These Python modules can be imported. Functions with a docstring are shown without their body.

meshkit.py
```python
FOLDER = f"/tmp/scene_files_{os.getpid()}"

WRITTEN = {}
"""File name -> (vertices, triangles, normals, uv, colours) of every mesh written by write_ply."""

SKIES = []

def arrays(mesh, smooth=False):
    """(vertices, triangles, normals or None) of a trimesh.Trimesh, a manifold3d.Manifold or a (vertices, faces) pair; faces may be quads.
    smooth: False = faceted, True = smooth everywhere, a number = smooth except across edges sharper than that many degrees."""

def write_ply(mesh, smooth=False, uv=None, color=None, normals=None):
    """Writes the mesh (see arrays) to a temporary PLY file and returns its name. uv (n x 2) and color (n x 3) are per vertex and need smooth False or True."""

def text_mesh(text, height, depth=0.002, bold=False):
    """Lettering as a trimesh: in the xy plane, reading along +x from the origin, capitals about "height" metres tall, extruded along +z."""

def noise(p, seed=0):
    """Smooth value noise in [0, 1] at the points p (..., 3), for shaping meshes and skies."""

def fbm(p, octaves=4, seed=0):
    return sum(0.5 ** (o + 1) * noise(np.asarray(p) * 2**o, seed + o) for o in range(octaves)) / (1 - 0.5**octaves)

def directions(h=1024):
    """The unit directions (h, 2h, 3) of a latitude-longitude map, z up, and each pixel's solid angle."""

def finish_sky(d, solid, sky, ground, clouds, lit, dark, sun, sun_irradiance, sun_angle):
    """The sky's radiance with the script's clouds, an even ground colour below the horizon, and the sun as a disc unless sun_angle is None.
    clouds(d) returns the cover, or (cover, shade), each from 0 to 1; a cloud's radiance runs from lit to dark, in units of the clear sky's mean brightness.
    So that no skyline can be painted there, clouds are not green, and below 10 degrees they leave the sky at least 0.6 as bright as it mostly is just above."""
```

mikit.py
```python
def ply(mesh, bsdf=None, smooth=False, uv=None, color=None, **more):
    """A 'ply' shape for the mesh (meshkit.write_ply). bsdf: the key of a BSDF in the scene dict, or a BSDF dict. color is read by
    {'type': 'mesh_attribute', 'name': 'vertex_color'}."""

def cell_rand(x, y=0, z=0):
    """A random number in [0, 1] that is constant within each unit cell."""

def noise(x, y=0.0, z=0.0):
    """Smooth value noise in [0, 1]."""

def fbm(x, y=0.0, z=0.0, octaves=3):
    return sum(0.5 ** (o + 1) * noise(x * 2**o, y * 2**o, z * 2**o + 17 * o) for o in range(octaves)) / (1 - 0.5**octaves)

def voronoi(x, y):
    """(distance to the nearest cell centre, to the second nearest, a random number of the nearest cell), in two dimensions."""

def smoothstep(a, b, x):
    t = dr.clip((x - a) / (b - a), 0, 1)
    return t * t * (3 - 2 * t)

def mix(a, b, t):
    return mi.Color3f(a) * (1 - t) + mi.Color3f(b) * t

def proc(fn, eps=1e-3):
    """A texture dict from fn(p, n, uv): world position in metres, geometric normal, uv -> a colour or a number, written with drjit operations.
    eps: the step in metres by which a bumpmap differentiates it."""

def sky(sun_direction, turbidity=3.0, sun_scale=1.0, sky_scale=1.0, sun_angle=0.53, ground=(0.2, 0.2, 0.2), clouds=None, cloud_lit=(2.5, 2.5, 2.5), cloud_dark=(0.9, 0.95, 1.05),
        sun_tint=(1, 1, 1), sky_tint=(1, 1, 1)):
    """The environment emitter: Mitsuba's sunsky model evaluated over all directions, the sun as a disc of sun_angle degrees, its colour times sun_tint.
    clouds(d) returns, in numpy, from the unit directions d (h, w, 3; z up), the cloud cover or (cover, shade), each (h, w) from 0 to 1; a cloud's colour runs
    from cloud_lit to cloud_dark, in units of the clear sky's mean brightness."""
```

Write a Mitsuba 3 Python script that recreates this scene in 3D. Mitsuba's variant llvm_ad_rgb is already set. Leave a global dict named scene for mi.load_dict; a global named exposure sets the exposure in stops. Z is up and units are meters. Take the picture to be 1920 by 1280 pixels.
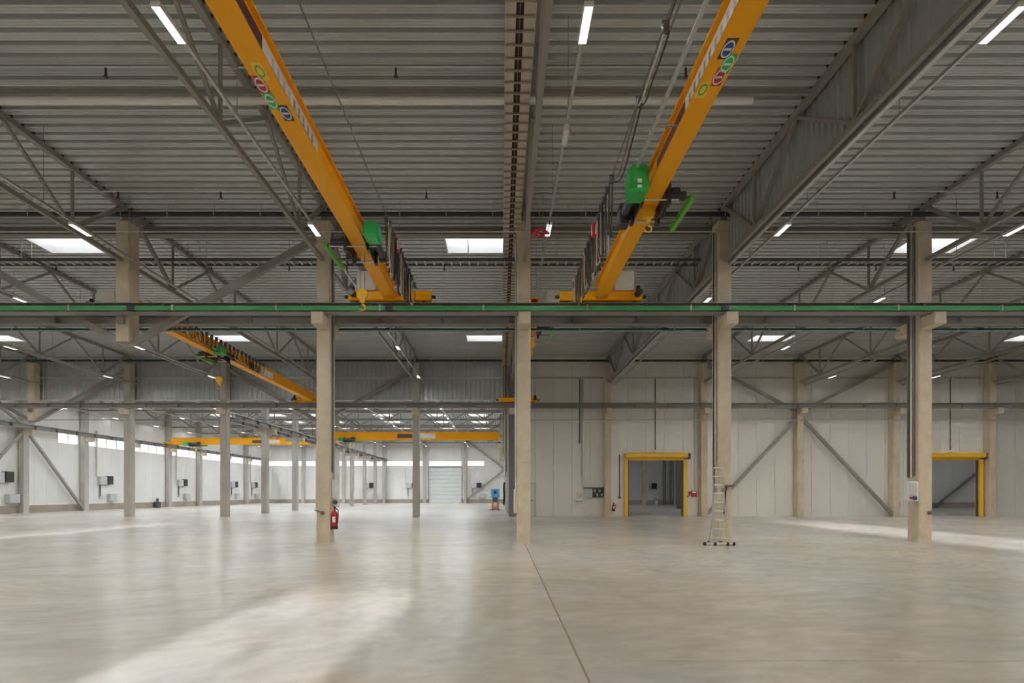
import math, random
import numpy as np, trimesh, mitsuba as mi, drjit as dr
import mikit
from mikit import noise, fbm, smoothstep, mix, proc

random.seed(7)
T = mi.ScalarTransform4f
scene, labels = {}, {}

# ------------------------------------------------------------------ camera, sky, exposure
exposure = 0.0
EYE = 1.47
scene['camera'] = {'type': 'perspective', 'fov': math.degrees(2 * math.atan(960 / 1050)), 'fov_axis': 'x',
                   'principal_point_offset_x': 0.0109, 'principal_point_offset_y': -0.2220, 'near_clip': 0.05, 'far_clip': 500.0,
                   'to_world': T().look_at(origin=[0, 0, EYE], target=[0, 10, EYE], up=[0, 0, 1])}
SUN_EL, SUN_AZ = math.radians(11.4), math.radians(2.2)
SUN = [-math.sin(SUN_AZ) * math.cos(SUN_EL), -math.cos(SUN_AZ) * math.cos(SUN_EL), math.sin(SUN_EL)]
def cover(d):
    return 0.75 + 0 * d[..., 0]
scene['sky'] = {**mikit.sky(SUN, turbidity=5.0, sun_scale=16.0, sky_scale=28.0, sun_angle=2.4, sun_tint=(0.8, 1.32, 3.7), ground=(0.25, 0.25, 0.23), clouds=cover,
                            cloud_lit=(1.5, 1.55, 1.65), cloud_dark=(1.2, 1.25, 1.35), sky_tint=(0.93, 1.0, 1.1)), 'sampling_weight': 30.0}
LAMP = (468.0, 460.0, 438.0)

# ------------------------------------------------------------------ materials
def rgb(c): return {'type': 'rgb', 'value': list(c)}
def P(c, rough=0.5, metallic=0.0, spec=0.5, **k):
    c = c if isinstance(c, dict) else rgb(c)
    r = rough if isinstance(rough, dict) else float(rough)
    return {'type': 'twosided', 'bsdf': {'type': 'principled', 'base_color': c, 'roughness': r, 'metallic': float(metallic), 'specular': float(spec), **k}}

def floor_color(p, n, uv):
    a = fbm(p.x * 0.22, p.y * 0.22, 3.0, 4)
    wx, wy = p.x + 1.6 * noise(p.x * 0.35, p.y * 0.35, 5.0), p.y + 1.6 * noise(p.x * 0.35, p.y * 0.35, 8.0)
    b = fbm(wx * 1.0 + 5, wy * 1.5, 1.0, 4)
    c = fbm(wx * 4.0 + wy * 1.2, wy * 7.0 - wx * 2.5, 2.0, 4)
    t = smoothstep(0.1, 0.9, 0.35 * a + 0.3 * b + 0.35 * c)
    warm = smoothstep(0.3, 0.75, fbm(p.x * 0.35 + 40, p.y * 0.35, 7.0, 3))
    return mix(mix((0.265, 0.25, 0.222), (0.435, 0.412, 0.372), t), mix((0.27, 0.24, 0.19), (0.445, 0.40, 0.33), t), warm)
def floor_rough(p, n, uv):
    b = fbm(p.x * 1.3 + 11, p.y * 1.0, 4.0, 3)
    return 0.20 + 0.12 * b
def concrete_color(p, n, uv):
    b = fbm(p.x * 2.1 + p.y * 1.7, p.z * 1.1, 1.0, 4)
    c = fbm(p.x * 9 + p.y * 9, p.z * 7, 5.0, 3)
    t = smoothstep(0.25, 0.75, 0.6 * b + 0.4 * c)
    return mix((0.51, 0.43, 0.32), (0.60, 0.515, 0.395), t)
def concrete_shaded_color(p, n, uv):  # backlit look of the farther columns put into a greyer, darker concrete colour
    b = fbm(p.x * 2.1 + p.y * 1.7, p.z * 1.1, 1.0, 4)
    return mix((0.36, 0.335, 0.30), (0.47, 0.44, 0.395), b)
def plinth_color(p, n, uv):
    b = fbm(p.x * 1.3 + p.y * 1.3, p.z * 2.1, 1.0, 4)
    return mix((0.26, 0.21, 0.165), (0.36, 0.30, 0.24), b)
def galv_color(p, n, uv):
    b = fbm(p.x * 0.9 + 3, p.y * 0.9, p.z * 0.9, 3)
    c = noise(p.x * 14, p.y * 14, p.z * 14)
    return mix((0.41, 0.44, 0.455), (0.54, 0.565, 0.575), 0.75 * b + 0.25 * c)
def deck_color(p, n, uv):
    b = fbm(p.x * 0.5 + 3, p.y * 2.2, 1.0, 3)
    c = noise(p.x * 0.13, p.y * 3.33, 9.0)
    return mix((0.47, 0.485, 0.485), (0.61, 0.625, 0.625), 0.5 * b + 0.5 * c)

BS = {
    'floor_concrete': P(proc(floor_color), proc(floor_rough), spec=0.22),
    'joint_filler': P((0.20, 0.15, 0.09), 0.8),
    'saw_cut': P((0.52, 0.46, 0.38), 0.7),
    'concrete': P(proc(concrete_color), 0.75, spec=0.3),
    'concrete_old': P(proc(concrete_shaded_color), 0.75, spec=0.3),
    'plinth': P(proc(plinth_color), 0.8, spec=0.3),
    'wall_panel': P((0.71, 0.69, 0.65), 0.45, spec=0.4),
    'wall_panel_b': P((0.69, 0.67, 0.63), 0.45, spec=0.4),
    'wall_core': P((0.30, 0.29, 0.27), 0.8),
    'white': P((0.75, 0.75, 0.73), 0.4),
    'deck': P(proc(deck_color), 0.36, metallic=0.25),
    'galv_sheet': P(proc(galv_color), 0.36, metallic=0.7),
    'galv': P((0.52, 0.52, 0.50), 0.35, metallic=0.7),
    'steel': P((0.235, 0.225, 0.20), 0.45, spec=0.5),
    'steel_runway': P((0.20, 0.19, 0.175), 0.5),
    'dark_steel': P((0.10, 0.10, 0.098), 0.5),
    'black': P((0.012, 0.012, 0.013), 0.4),
    'cable_black': P((0.018, 0.017, 0.016), 0.5),
    'cable_cream': P((0.50, 0.44, 0.30), 0.5),
    'cable_brown': P((0.16, 0.10, 0.07), 0.5),
    'tray': P((0.50, 0.45, 0.375), 0.5),
    'tray_rung': P((0.30, 0.235, 0.165), 0.5),
    'crane_yellow': P((0.90, 0.385, 0.003), 0.45, spec=0.2),
    'hook_yellow': P((0.90, 0.50, 0.02), 0.4),
    'door_yellow': P((0.78, 0.46, 0.035), 0.45),
    'green': P((0.015, 0.30, 0.045), 0.4),
    'green_bright': P((0.02, 0.42, 0.10), 0.4),
    'lime': P((0.07, 0.36, 0.01), 0.4),
    'rail_green': P((0.055, 0.27, 0.095), 0.25),
    'rail_dark': P((0.01, 0.06, 0.025), 0.4),
    'red': P((0.42, 0.012, 0.02), 0.35),
    'blue': P((0.02, 0.045, 0.22), 0.4),
    'sky_blue': P((0.10, 0.33, 0.55), 0.4),
    'pipe_blue': P((0.22, 0.30, 0.40), 0.4),
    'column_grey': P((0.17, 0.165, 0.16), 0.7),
    'tube_pale': P((0.86, 0.84, 0.79), 0.3),
    'yellow_pale': P((0.85, 0.55, 0.06), 0.5),
    'brown': P((0.055, 0.016, 0.02), 0.5),
    'orange_brown': P((0.42, 0.20, 0.10), 0.5),
    'alu': P((0.50, 0.49, 0.465), 0.35, metallic=0.6),
    'grey_box': P((0.45, 0.46, 0.45), 0.45),
    'dark_grey': P((0.06, 0.06, 0.065), 0.5),
    'skin_box': P((0.60, 0.57, 0.50), 0.5),
    'sign_back': P((0.70, 0.70, 0.68), 0.5),
    'door_sheet': P((0.62, 0.63, 0.61), 0.4),
    'glass': {'type': 'thindielectric', 'int_ior': 1.5},
    'glow': P((0.8, 0.8, 0.8), 0.5),
}
scene.update(BS)

# ------------------------------------------------------------------ mesh helpers
def V3(*a): return np.array(a, float)
class M:
    def __init__(s): s.v, s.f, s.n = [], [], 0
    def add(s, v, f):
        v, f = np.asarray(v, float), np.asarray(f, int)
        s.v.append(v); s.f.append(f + s.n); s.n += len(v); return s
    BOXF = np.array([[0, 2, 3], [0, 3, 1], [4, 5, 7], [4, 7, 6], [0, 1, 5], [0, 5, 4], [2, 6, 7], [2, 7, 3], [0, 4, 6], [0, 6, 2], [1, 3, 7], [1, 7, 5]])
    def box(s, x0, x1, y0, y1, z0, z1):
        return s.add([(x, y, z) for z in (z0, z1) for y in (y0, y1) for x in (x0, x1)], M.BOXF)
    def bar(s, p0, p1, w, h, du=0.0, ds=0.0):
        p0, p1, side, up = frame(p0, p1)
        o = side * ds + up * du
        return s.add([p + o + side * a + up * b for p in (p0, p1) for b in (-h / 2, h / 2) for a in (-w / 2, w / 2)],
                     M.BOXF)
    def ibeam(s, p0, p1, w, h, tf=0.02, tw=0.012):
        s.bar(p0, p1, w, tf, du=h / 2 - tf / 2); s.bar(p0, p1, w, tf, du=-h / 2 + tf / 2); return s.bar(p0, p1, tw, h - 2 * tf)
    def tube(s, path, r, n=8, caps=True):
        path = np.asarray(path, float); k = len(path)
        t = np.gradient(path, axis=0) if k > 2 else np.repeat([path[1] - path[0]], 2, 0)
        t /= np.linalg.norm(t, axis=1, keepdims=True) + 1e-12
        ref = V3(0, 0, 1) if abs(t[:, 2]).mean() < 0.8 else V3(1, 0, 0)
        rr = np.broadcast_to(r, (k,)); a = np.arange(n) * 2 * np.pi / n; vs = []
        for i in range(k):
            u = np.cross(t[i], ref); L = np.linalg.norm(u)
            u = u / L if L > 1e-6 else V3(0, 1, 0)
            w = np.cross(u, t[i])
            vs.append(path[i] + rr[i] * (np.cos(a)[:, None] * u + np.sin(a)[:, None] * w))
        v = np.vstack(vs); f = []
        for i in range(k - 1):
            for j in range(n):
                b, c = i * n + j, i * n + (j + 1) % n
                f += [(b, c, c + n), (b, c + n, b + n)]
        if caps:
            for j in range(1, n - 1): f += [(0, j + 1, j), ((k - 1) * n, (k - 1) * n + j, (k - 1) * n + j + 1)]
        return s.add(v, f)
    def rod(s, p0, p1, r, n=8): return s.tube([p0, p1], r, n)
    def prism(s, poly, z0, z1):                     # convex polygon in xy, extruded along z
        poly = np.asarray(poly, float); n = len(poly)
        v = np.vstack([np.c_[poly, np.full(n, z0)], np.c_[poly, np.full(n, z1)]]); f = []
        for j in range(n):
            k = (j + 1) % n; f += [(j, k, k + n), (j, k + n, j + n)]
        for j in range(1, n - 1): f += [(0, j + 1, j), (n, n + j, n + j + 1)]
        return s.add(v, f)
    def cbox(s, x0, x1, y0, y1, z0, z1, c=0.02):    # box with chamfered edges (hull of the shrunken faces)
        c = min(c, (x1 - x0) / 2.1, (y1 - y0) / 2.1, (z1 - z0) / 2.1); pts = []
        for x, xi in ((x0, x0 + c), (x1, x1 - c)):
            for y, yi in ((y0, y0 + c), (y1, y1 - c)):
                for z, zi in ((z0, z0 + c), (z1, z1 - c)): pts += [(x, yi, zi), (xi, y, zi), (xi, yi, z)]
        h = trimesh.convex.convex_hull(np.array(pts)); return s.add(h.vertices, h.faces)
    def moved(s, m):
        m = np.asarray(m, float); s.v = [v @ m[:3, :3].T + m[:3, 3] for v in s.v]
        if np.linalg.det(m[:3, :3]) < 0: s.f = [f[:, ::-1] for f in s.f]
        return s
    def get(s): return np.vstack(s.v), np.vstack(s.f)
def frame(p0, p1):
    p0, p1 = np.asarray(p0, float), np.asarray(p1, float)
    d = p1 - p0; d /= np.linalg.norm(d)
    side = np.cross(d, V3(0, 0, 1) if abs(d[2]) < 0.95 else V3(0, 1, 0)); side /= np.linalg.norm(side)
    return p0, p1, side, np.cross(side, d)

used = {}
def numbered(key):
    k = used.get(key, 0); used[key] = k + 1
    return key if k == 0 else f'{key}_{k:03d}'
def ply(m, mat, smooth=False, **k):
    return mikit.ply(m.get() if isinstance(m, M) else m, mat, smooth=smooth, **k)
def thing(name, label, cat, group=None):
    key = numbered(name); labels[key] = {'label': label, 'category': cat}
    if group: labels[key]['group'] = group
    return key
def solo(name, m, mat, label, cat, group=None, smooth=False):
    key = thing(name, label, cat, group); scene[key] = ply(m, mat, smooth); return key
def part(parent, name, m, mat, smooth=False, label=None):
    key = numbered(f'{parent}__{name}'); scene[key] = ply(m, mat, smooth)
    if label: labels[key] = {'label': label}
    return key
def struct(key, m=None, mat=None, label=None):
    labels[key] = {'kind': 'structure'}
    if label: labels[key]['label'] = label
    if m is not None: scene[key] = ply(m, mat)
    return key
ORD = ['first', 'second', 'third', 'fourth', 'fifth', 'sixth', 'seventh', 'eighth', 'ninth', 'tenth', 'eleventh', 'twelfth', 'thirteenth', 'fourteenth']

# ------------------------------------------------------------------ the grid
GX = lambda k: 0.69 + 6.0 * k
Y1, Y2, STEP = 16.97, 35.15, 6.0                # centres of the column rows that run across the picture
CW, CL = 0.40, 0.50                              # column section
XL, XR, YB, YF = -35.3, 50.0, -1.2, 83.3         # wall faces
YW = 35.42                                       # face of the wall on the right
FY = lambda j: Y2 + STEP * j
ZD, ZTOP, ZBOT = 10.10, 10.03, 8.42              # deck underside, truss chords

# ------------------------------------------------------------------ floor
struct('floor')
CUT = 4.9
for x0, x1, y0, y1 in ((XL - .3, 0.68, YB - .2, YF + .3), (0.70, XR + .3, YB - .2, CUT - .006), (0.70, XR + .3, CUT + .006, YF + .3)):
    part('floor', 'slab', M().box(x0, x1, y0, y1, -0.25, 0.0), 'floor_concrete')
part('floor', 'joint', M().box(0.679, 0.701, YB - .2, YF, -0.25, -0.006), 'joint_filler', label='dark sealed expansion joint running away from the camera')
part('floor', 'saw_cut', M().box(0.71, XR, CUT - .007, CUT + .007, -0.25, -0.002), 'saw_cut', label='pale saw cut across the floor')

# ------------------------------------------------------------------ roof deck
PROF = [(0.0, 0.0), (0.055, 0.0), (0.062, 0.014), (0.069, 0.0), (0.12, 0.0), (0.127, 0.014), (0.134, 0.0), (0.185, 0.0), (0.205, 0.14), (0.28, 0.14), (0.30, 0.0)]
def ribs(lo, hi, r0, r1, axis, holes):
    """deck strip: ribs numbered r0..r1 (pitch 0.3 m across), running from lo to hi along the axis, minus holes (axis lo, hi, rib lo, hi)"""
    m = M()
    for r in range(r0, r1):
        iv = [(lo, hi)]
        for a0, a1, h0, h1 in holes:
            if h0 <= r < h1:
                iv = [q for b0, b1 in iv for q in ((b0, min(b1, a0)), (max(b0, a1), b1)) if q[1] - q[0] > 1e-6]
        for b0, b1 in iv:
            v, f = [], []
            for i, (u, z) in enumerate(PROF):
                for b in (b0, b1):
                    v.append((b, r * 0.3 + u, ZD + z) if axis == 'x' else (r * 0.3 + u, b, ZD + z))
            for i in range(len(PROF) - 1): f += [(2 * i, 2 * i + 1, 2 * i + 3), (2 * i, 2 * i + 3, 2 * i + 2)]
            m.add(v, f)
    return m if m.n else None
struct('ceiling')
wn = [0]
def skylight(x0, x1, y0, y1, label):
    wn[0] += 1
    k = struct(f'window_{wn[0]}', label=label)
    m = M()
    for a in ((x0 - .05, x0, y0 - .05, y1 + .05), (x1, x1 + .05, y0 - .05, y1 + .05), (x0, x1, y0 - .05, y0), (x0, x1, y1, y1 + .05)): m.box(*a, ZD - .02, ZD + .48)
    part(k, 'frame', m, 'white')
    part(k, 'pane', M().add([(x0 - .05, y0 - .05, ZD + .48), (x1 + .05, y0 - .05, ZD + .48), (x1 + .05, y1 + .05, ZD + .48), (x0 - .05, y1 + .05, ZD + .48)], [(0, 1, 2), (0, 2, 3)]), 'glass')
near_sky = []
for xi, x0 in enumerate((-29.15, -16.1, -1.9, 13.95, 28.4)):
    for yi, r0 in enumerate((20, 63, 102)):       # rib numbers
        near_sky.append((x0, x0 + 2.2, r0, r0 + 4))
        skylight(x0 + .02, x0 + 2.18, r0 * .3 + .02, (r0 + 4) * .3 - .02, f'rectangular roof light, {ORD[xi]} from the left, {("above the nearest bay", "just behind the front row of columns", "near the back of the middle bay")[yi]}')
R0, R1, R2 = -4, 56, 118                          # ribs: back wall, row 1, row 2 (y = 35.4)
for c in range(-6, 9):
    x0, x1 = max(GX(c), XL - .05), min(GX(c + 1), XR + .05)
    if x1 - x0 < 0.3: continue
    for r in range(R0, R2, 12):
        m = ribs(x0, x1, r, min(r + 12, R2), 'x', near_sky)
        if m: part('ceiling', 'roof_sheet', m, 'deck')
far_sky = []
XS = lambda x: int(round(x / 0.3))
for xi, x0 in enumerate((-32.1, -26.1, -21.3, -14.1, -8.1, -3.6)):
    for j in range(8):
        y0 = FY(j) + 2.0
        r0 = XS(x0); far_sky.append((y0, y0 + 1.8, r0, r0 + 7))
        skylight(r0 * .3 + .02, (r0 + 7) * .3 - .02, y0 + .02, y0 + 1.78, f'roof light of the far hall, {ORD[xi]} row from the left, {ORD[j]} from the front')
for j in range(8):
    for r in range(XS(XL) - 1, XS(0.9), 20):
        m = ribs(R2 * .3 if j == 0 else FY(j), FY(j + 1) if j < 7 else YF + .1, r, min(r + 20, XS(0.9)), 'y', far_sky)
        if m: part('ceiling', 'roof_sheet', m, 'deck')
for r in range(XS(0.9), XS(XR) + 1, 20):
    part('ceiling', 'roof_sheet', ribs(R2 * .3, 72.3, r, min(r + 20, XS(XR) + 1), 'y', []), 'deck')

# ------------------------------------------------------------------ walls
def panel_wall(key, axis, face, lo, hi, thick, holes, plinth=True, step=1.15, back=+1, ztop=10.7, extra=()):
    """panels with 12 mm joints before a dark core; holes: (lo, hi, z0, z1)"""
    struct(key)
    cuts = sorted({lo, hi, *[h[0] for h in holes], *[h[1] for h in holes]})
    cuts = [c for c in cuts if lo <= c <= hi]
    core = M(); zp = 0.55 if plinth else 0.0
    def put(m, a0, a1, f0, f1, z0, z1):
        return m.box(a0, a1, min(f0, f1), max(f0, f1), z0, z1) if axis == 'x' else m.box(min(f0, f1), max(f0, f1), a0, a1, z0, z1)
    for a, b in zip(cuts[:-1], cuts[1:]):
        hs = sorted([(h[2], h[3]) for h in holes if h[0] <= a + 1e-6 and h[1] >= b - 1e-6])
        zs, at = [], zp
        for z0, z1 in hs:
            if z0 > at: zs.append((at, z0))
            at = max(at, z1)
        zs.append((at, ztop))
        n = max(1, round((b - a) / step)); w = (b - a) / n
        for z0, z1 in zs:
            put(core, a, b, face + back * 0.05, face + back * thick, z0, z1)
            for i in range(n):
                zz = [z0] + [z for z in extra if z0 + .3 < z < z1 - .3] + [z1]
                for q0, q1 in zip(zz[:-1], zz[1:]):
                    part(key, 'panel', put(M(), a + i * w + .006, a + (i + 1) * w - .006, face, face + back * 0.052, q0 + (.006 if q0 > z0 else 0), q1), 'wall_panel' if i % 3 else 'wall_panel_b')
        if plinth and not any(z0 < 0.3 for z0, _ in hs):
            part(key, 'plinth', put(M(), a, b, face - back * 0.04, face + back * thick, 0.0, zp), 'plinth')
    part(key, 'core', core, 'wall_core')

# windows: one per bay, frame + panes
def window(axis, face, lo, hi, z0, z1, n, label, back):
    wn[0] += 1
    k = struct(f'window_{wn[0]}', label=label)
    fr = M(); w = 0.06
    d0, d1 = sorted((face + back * .02, face + back * .10))
    def put(m, a0, a1, za, zb, e0=d0, e1=d1):
        return m.box(a0, a1, e0, e1, za, zb) if axis == 'x' else m.box(e0, e1, a0, a1, za, zb)
    put(fr, lo, hi, z0, z0 + w); put(fr, lo, hi, z1 - w, z1)
    W = (hi - lo) / n
    for i in range(n + 1):
        a = lo + i * W; put(fr, max(lo, a - w / 2), min(hi, a + w / 2), z0 + w, z1 - w)
    part(k, 'frame', fr, 'white')
    fc = face + back * .06
    for i in range(n):
        a0, a1 = lo + i * W + .03, lo + (i + 1) * W - .03
        q = [(a0, z0 + .05), (a1, z0 + .05), (a1, z1 - .05), (a0, z1 - .05)]
        part(k, 'pane', M().add([(a, fc, z) if axis == 'x' else (fc, a, z) for a, z in q], [(0, 1, 2), (0, 2, 3)]), 'glass')

WZ0, WZ1 = 5.46, 6.42
lw = []                                          # left wall windows, per bay
for j in range(1, 8):
    lw.append((FY(j) + (3.5 if j == 1 else .35), FY(j + 1) - .35))
panel_wall('wall_left', 'y', XL, YB, YF, 0.2, [(a, b, WZ0, WZ1) for a, b in lw], back=-1)
for i, (a, b) in enumerate(lw): window('y', XL, a, b, WZ0, WZ1, 2 if i == 0 else 4, f'high strip window in the left wall, {ORD[i]} from the front', -1)
DX0, DX1, DZ = -10.65, -5.85, 5.3                # sectional door in the far wall
fw = [(GX(k) + .35, GX(k + 1) - .35) for k in range(-6, -1)]
fw[0] = (XL + .2, fw[0][1]); fw = fw + [(GX(-1) + .35, -2.5)]
fh = [(a, b, WZ0 + .02, WZ1 - .15) for a, b in fw if not (a < DX1 and b > DX0)]
panel_wall('wall_far', 'x', YF, XL, 0.95, 0.2, fh + [(DX0, DX1, 0.0, DZ), (DX0, DX1, WZ0 + .02, WZ1 - .15)], back=+1)
i = 0
for a, b, z0, z1 in fh:
    window('x', YF, a, b, z0, z1, max(2, round((b - a) / 1.3)), f'high strip window in the far wall, {ORD[i]} from the left', +1); i += 1
window('x', YF, DX0, DX1, WZ0 + .02, WZ1 - .15, 4, 'strip window right above the sectional door in the far wall', +1)

# far sectional door
k = struct('door_1', label='white sectional overhead door with horizontal panels in the far wall')
n = 9
for i in range(n):
    z0, z1 = i * DZ / n, (i + 1) * DZ / n
    part(k, 'panel', M().cbox(DX0 + .02, DX1 - .02, YF + .06, YF + .11, z0 + .008, z1 - .008, .02), 'door_sheet')
part(k, 'frame', M().box(DX0 - .12, DX0 + .02, YF - .05, YF + .1, 0, DZ + .1).box(DX1 - .02, DX1 + .12, YF - .05, YF + .1, 0, DZ + .1).box(DX0 + .02, DX1 - .02, YF - .05, YF + .1, DZ, DZ + .1), 'dark_grey')
part(k, 'core', M().box(DX0, DX1, YF + .12, YF + .2, 0, DZ), 'wall_core')
part(k, 'track', M().box(DX0 - .05, DX0 + .05, YF - .12, YF - .05, 0, 8.4).box(DX1 - .05, DX1 + .05, YF - .12, YF - .05, 0, 8.4), 'galv')

# wall on the right (row 2), with two roller doors and a service door
D1 = (7.99, 11.53, 3.56)
D2 = (26.62, 30.20, 3.56)
SD = (1.22, 2.17, 2.06)
panel_wall('wall_right', 'x', YW, 0.95, XR, 0.2, [(D1[0], D1[1], 0, D1[2]), (D2[0], D2[1], 0, D2[2]), (SD[0], SD[1], 0, SD[2])], plinth=False, extra=(6.2, 8.72))
panel_wall('wall_divider', 'y', 0.95, YW + .2, YF, 0.15, [], plinth=True)
panel_wall('wall_side', 'y', XR, YB, 72.3, 0.2, [], plinth=False, step=3.0)
panel_wall('wall_annex', 'x', 72.0, 0.95, XR, 0.2, [], plinth=True, step=2.4)
BH = [(-3.55, -1.6, 0.0, 2.02), (12.62, 15.7, 0.0, 6.1), (-18.6, -16.7, 0.0, 6.1)]
panel_wall('wall_back', 'x', YB, XL, XR, 0.2, BH, plinth=False, back=-1, step=3.0)
for i, (a, b, z0, z1) in enumerate(BH): window('x', YB, a, b, 0.02, z1, 2, 'glazed gate behind the camera', -1)

def roller_door(n, d, label):
    a, b, z = d
    k = struct(f'door_{n}', label=label)
    part(k, 'post', M().cbox(a - .20, a + .02, YW - .16, YW + .22, 0, z + .02, .01), 'door_yellow')
    part(k, 'post', M().cbox(b - .02, b + .20, YW - .16, YW + .22, 0, z + .02, .01), 'door_yellow')
    part(k, 'seal', M().box(a + .02, a + .09, YW - .02, YW + .1, 0, z).box(b - .09, b - .02, YW - .02, YW + .1, 0, z), 'dark_grey')
    part(k, 'lintel', M().box(a + .02, b - .02, YW - .14, YW + .22, z - .02, z + .12), 'door_yellow')
    part(k, 'roller_box', M().cbox(a - .2, b + .2, YW - .42, YW + .02, z + .12, z + .44, .06), 'door_yellow')
    part(k, 'drive_motor', M().cbox(b + .2, b + .38, YW - .35, YW - .05, z + .05, z + .42, .03), 'dark_grey')
    part(k, 'lamp', M().cbox((a + b) / 2 - .12, (a + b) / 2 + .12, YW - .12, YW + .01, z + .5, z + .62, .02), 'white')
roller_door(2, D1, 'open roller door in a yellow steel frame, between the middle column and the ladder')
roller_door(3, D2, 'open roller door in a yellow steel frame, partly hidden by the right-hand column')
k = struct('door_4', label='plain grey service door beside the middle column')
part(k, 'frame', M().box(SD[0] - .06, SD[0] + .03, YW - .02, YW + .1, 0, SD[2] + .05).box(SD[1] - .03, SD[1] + .06, YW - .02, YW + .1, 0, SD[2] + .05).box(SD[0] + .03, SD[1] - .03, YW - .02, YW + .1, SD[2] - .03, SD[2] + .05), 'grey_box')
part(k, 'leaf', M().box(SD[0] + .03, SD[1] - .03, YW + .02, YW + .07, 0.01, SD[2] - .03), 'door_sheet')
part(k, 'handle', M().rod((SD[1] - .15, YW - .05, 1.02), (SD[1] - .28, YW - .05, 1.02), .012).rod((SD[1] - .15, YW - .05, 1.02), (SD[1] - .15, YW + .03, 1.02), .012), 'black')

# galvanised smoke curtains
def curtain(name, axis, face, lo, hi, z0, z1, label, pitch=0.25):
    k = thing(name, label, 'smoke curtain')
    n = int(round((hi - lo) / 6.0)); pr = [(0, 0), (.6, 0), (.7, .03), (.9, .03), (1, 0)]
    for i in range(n):
        a0, a1 = lo + (hi - lo) * i / n, lo + (hi - lo) * (i + 1) / n
        nn = int(round((a1 - a0) / pitch)); pts = []
        for j in range(nn):
            for u, o in pr[:-1]: pts.append((a0 + (j + u) * (a1 - a0) / nn, o))
        pts.append((a1, 0)); v, f = [], []
        for q, (a, o) in enumerate(pts):
            for z in (z0, z1): v.append((a, face + o, z) if axis == 'x' else (face - o, a, z))
            if q: f += [(2 * q - 2, 2 * q, 2 * q + 1), (2 * q - 2, 2 * q + 1, 2 * q - 1)]
        part(k, 'sheet', M().add(v, f), 'galv_sheet')
    m = M().box(lo, hi, face - .02, face + .09, z0 - .05, z0 + .01) if axis == 'x' else M().box(face - .02, face + .07, lo, hi, z0 - .03, z0 + .01)
    part(k, 'bottom_trim', m, 'galv')
    return k
curtain('smoke_curtain', 'y', 6.80, 0.0, 35.35, 8.30, ZD + .1, 'ribbed galvanised sheet curtain cladding the roof truss right of the right-hand crane', 0.22)
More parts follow.
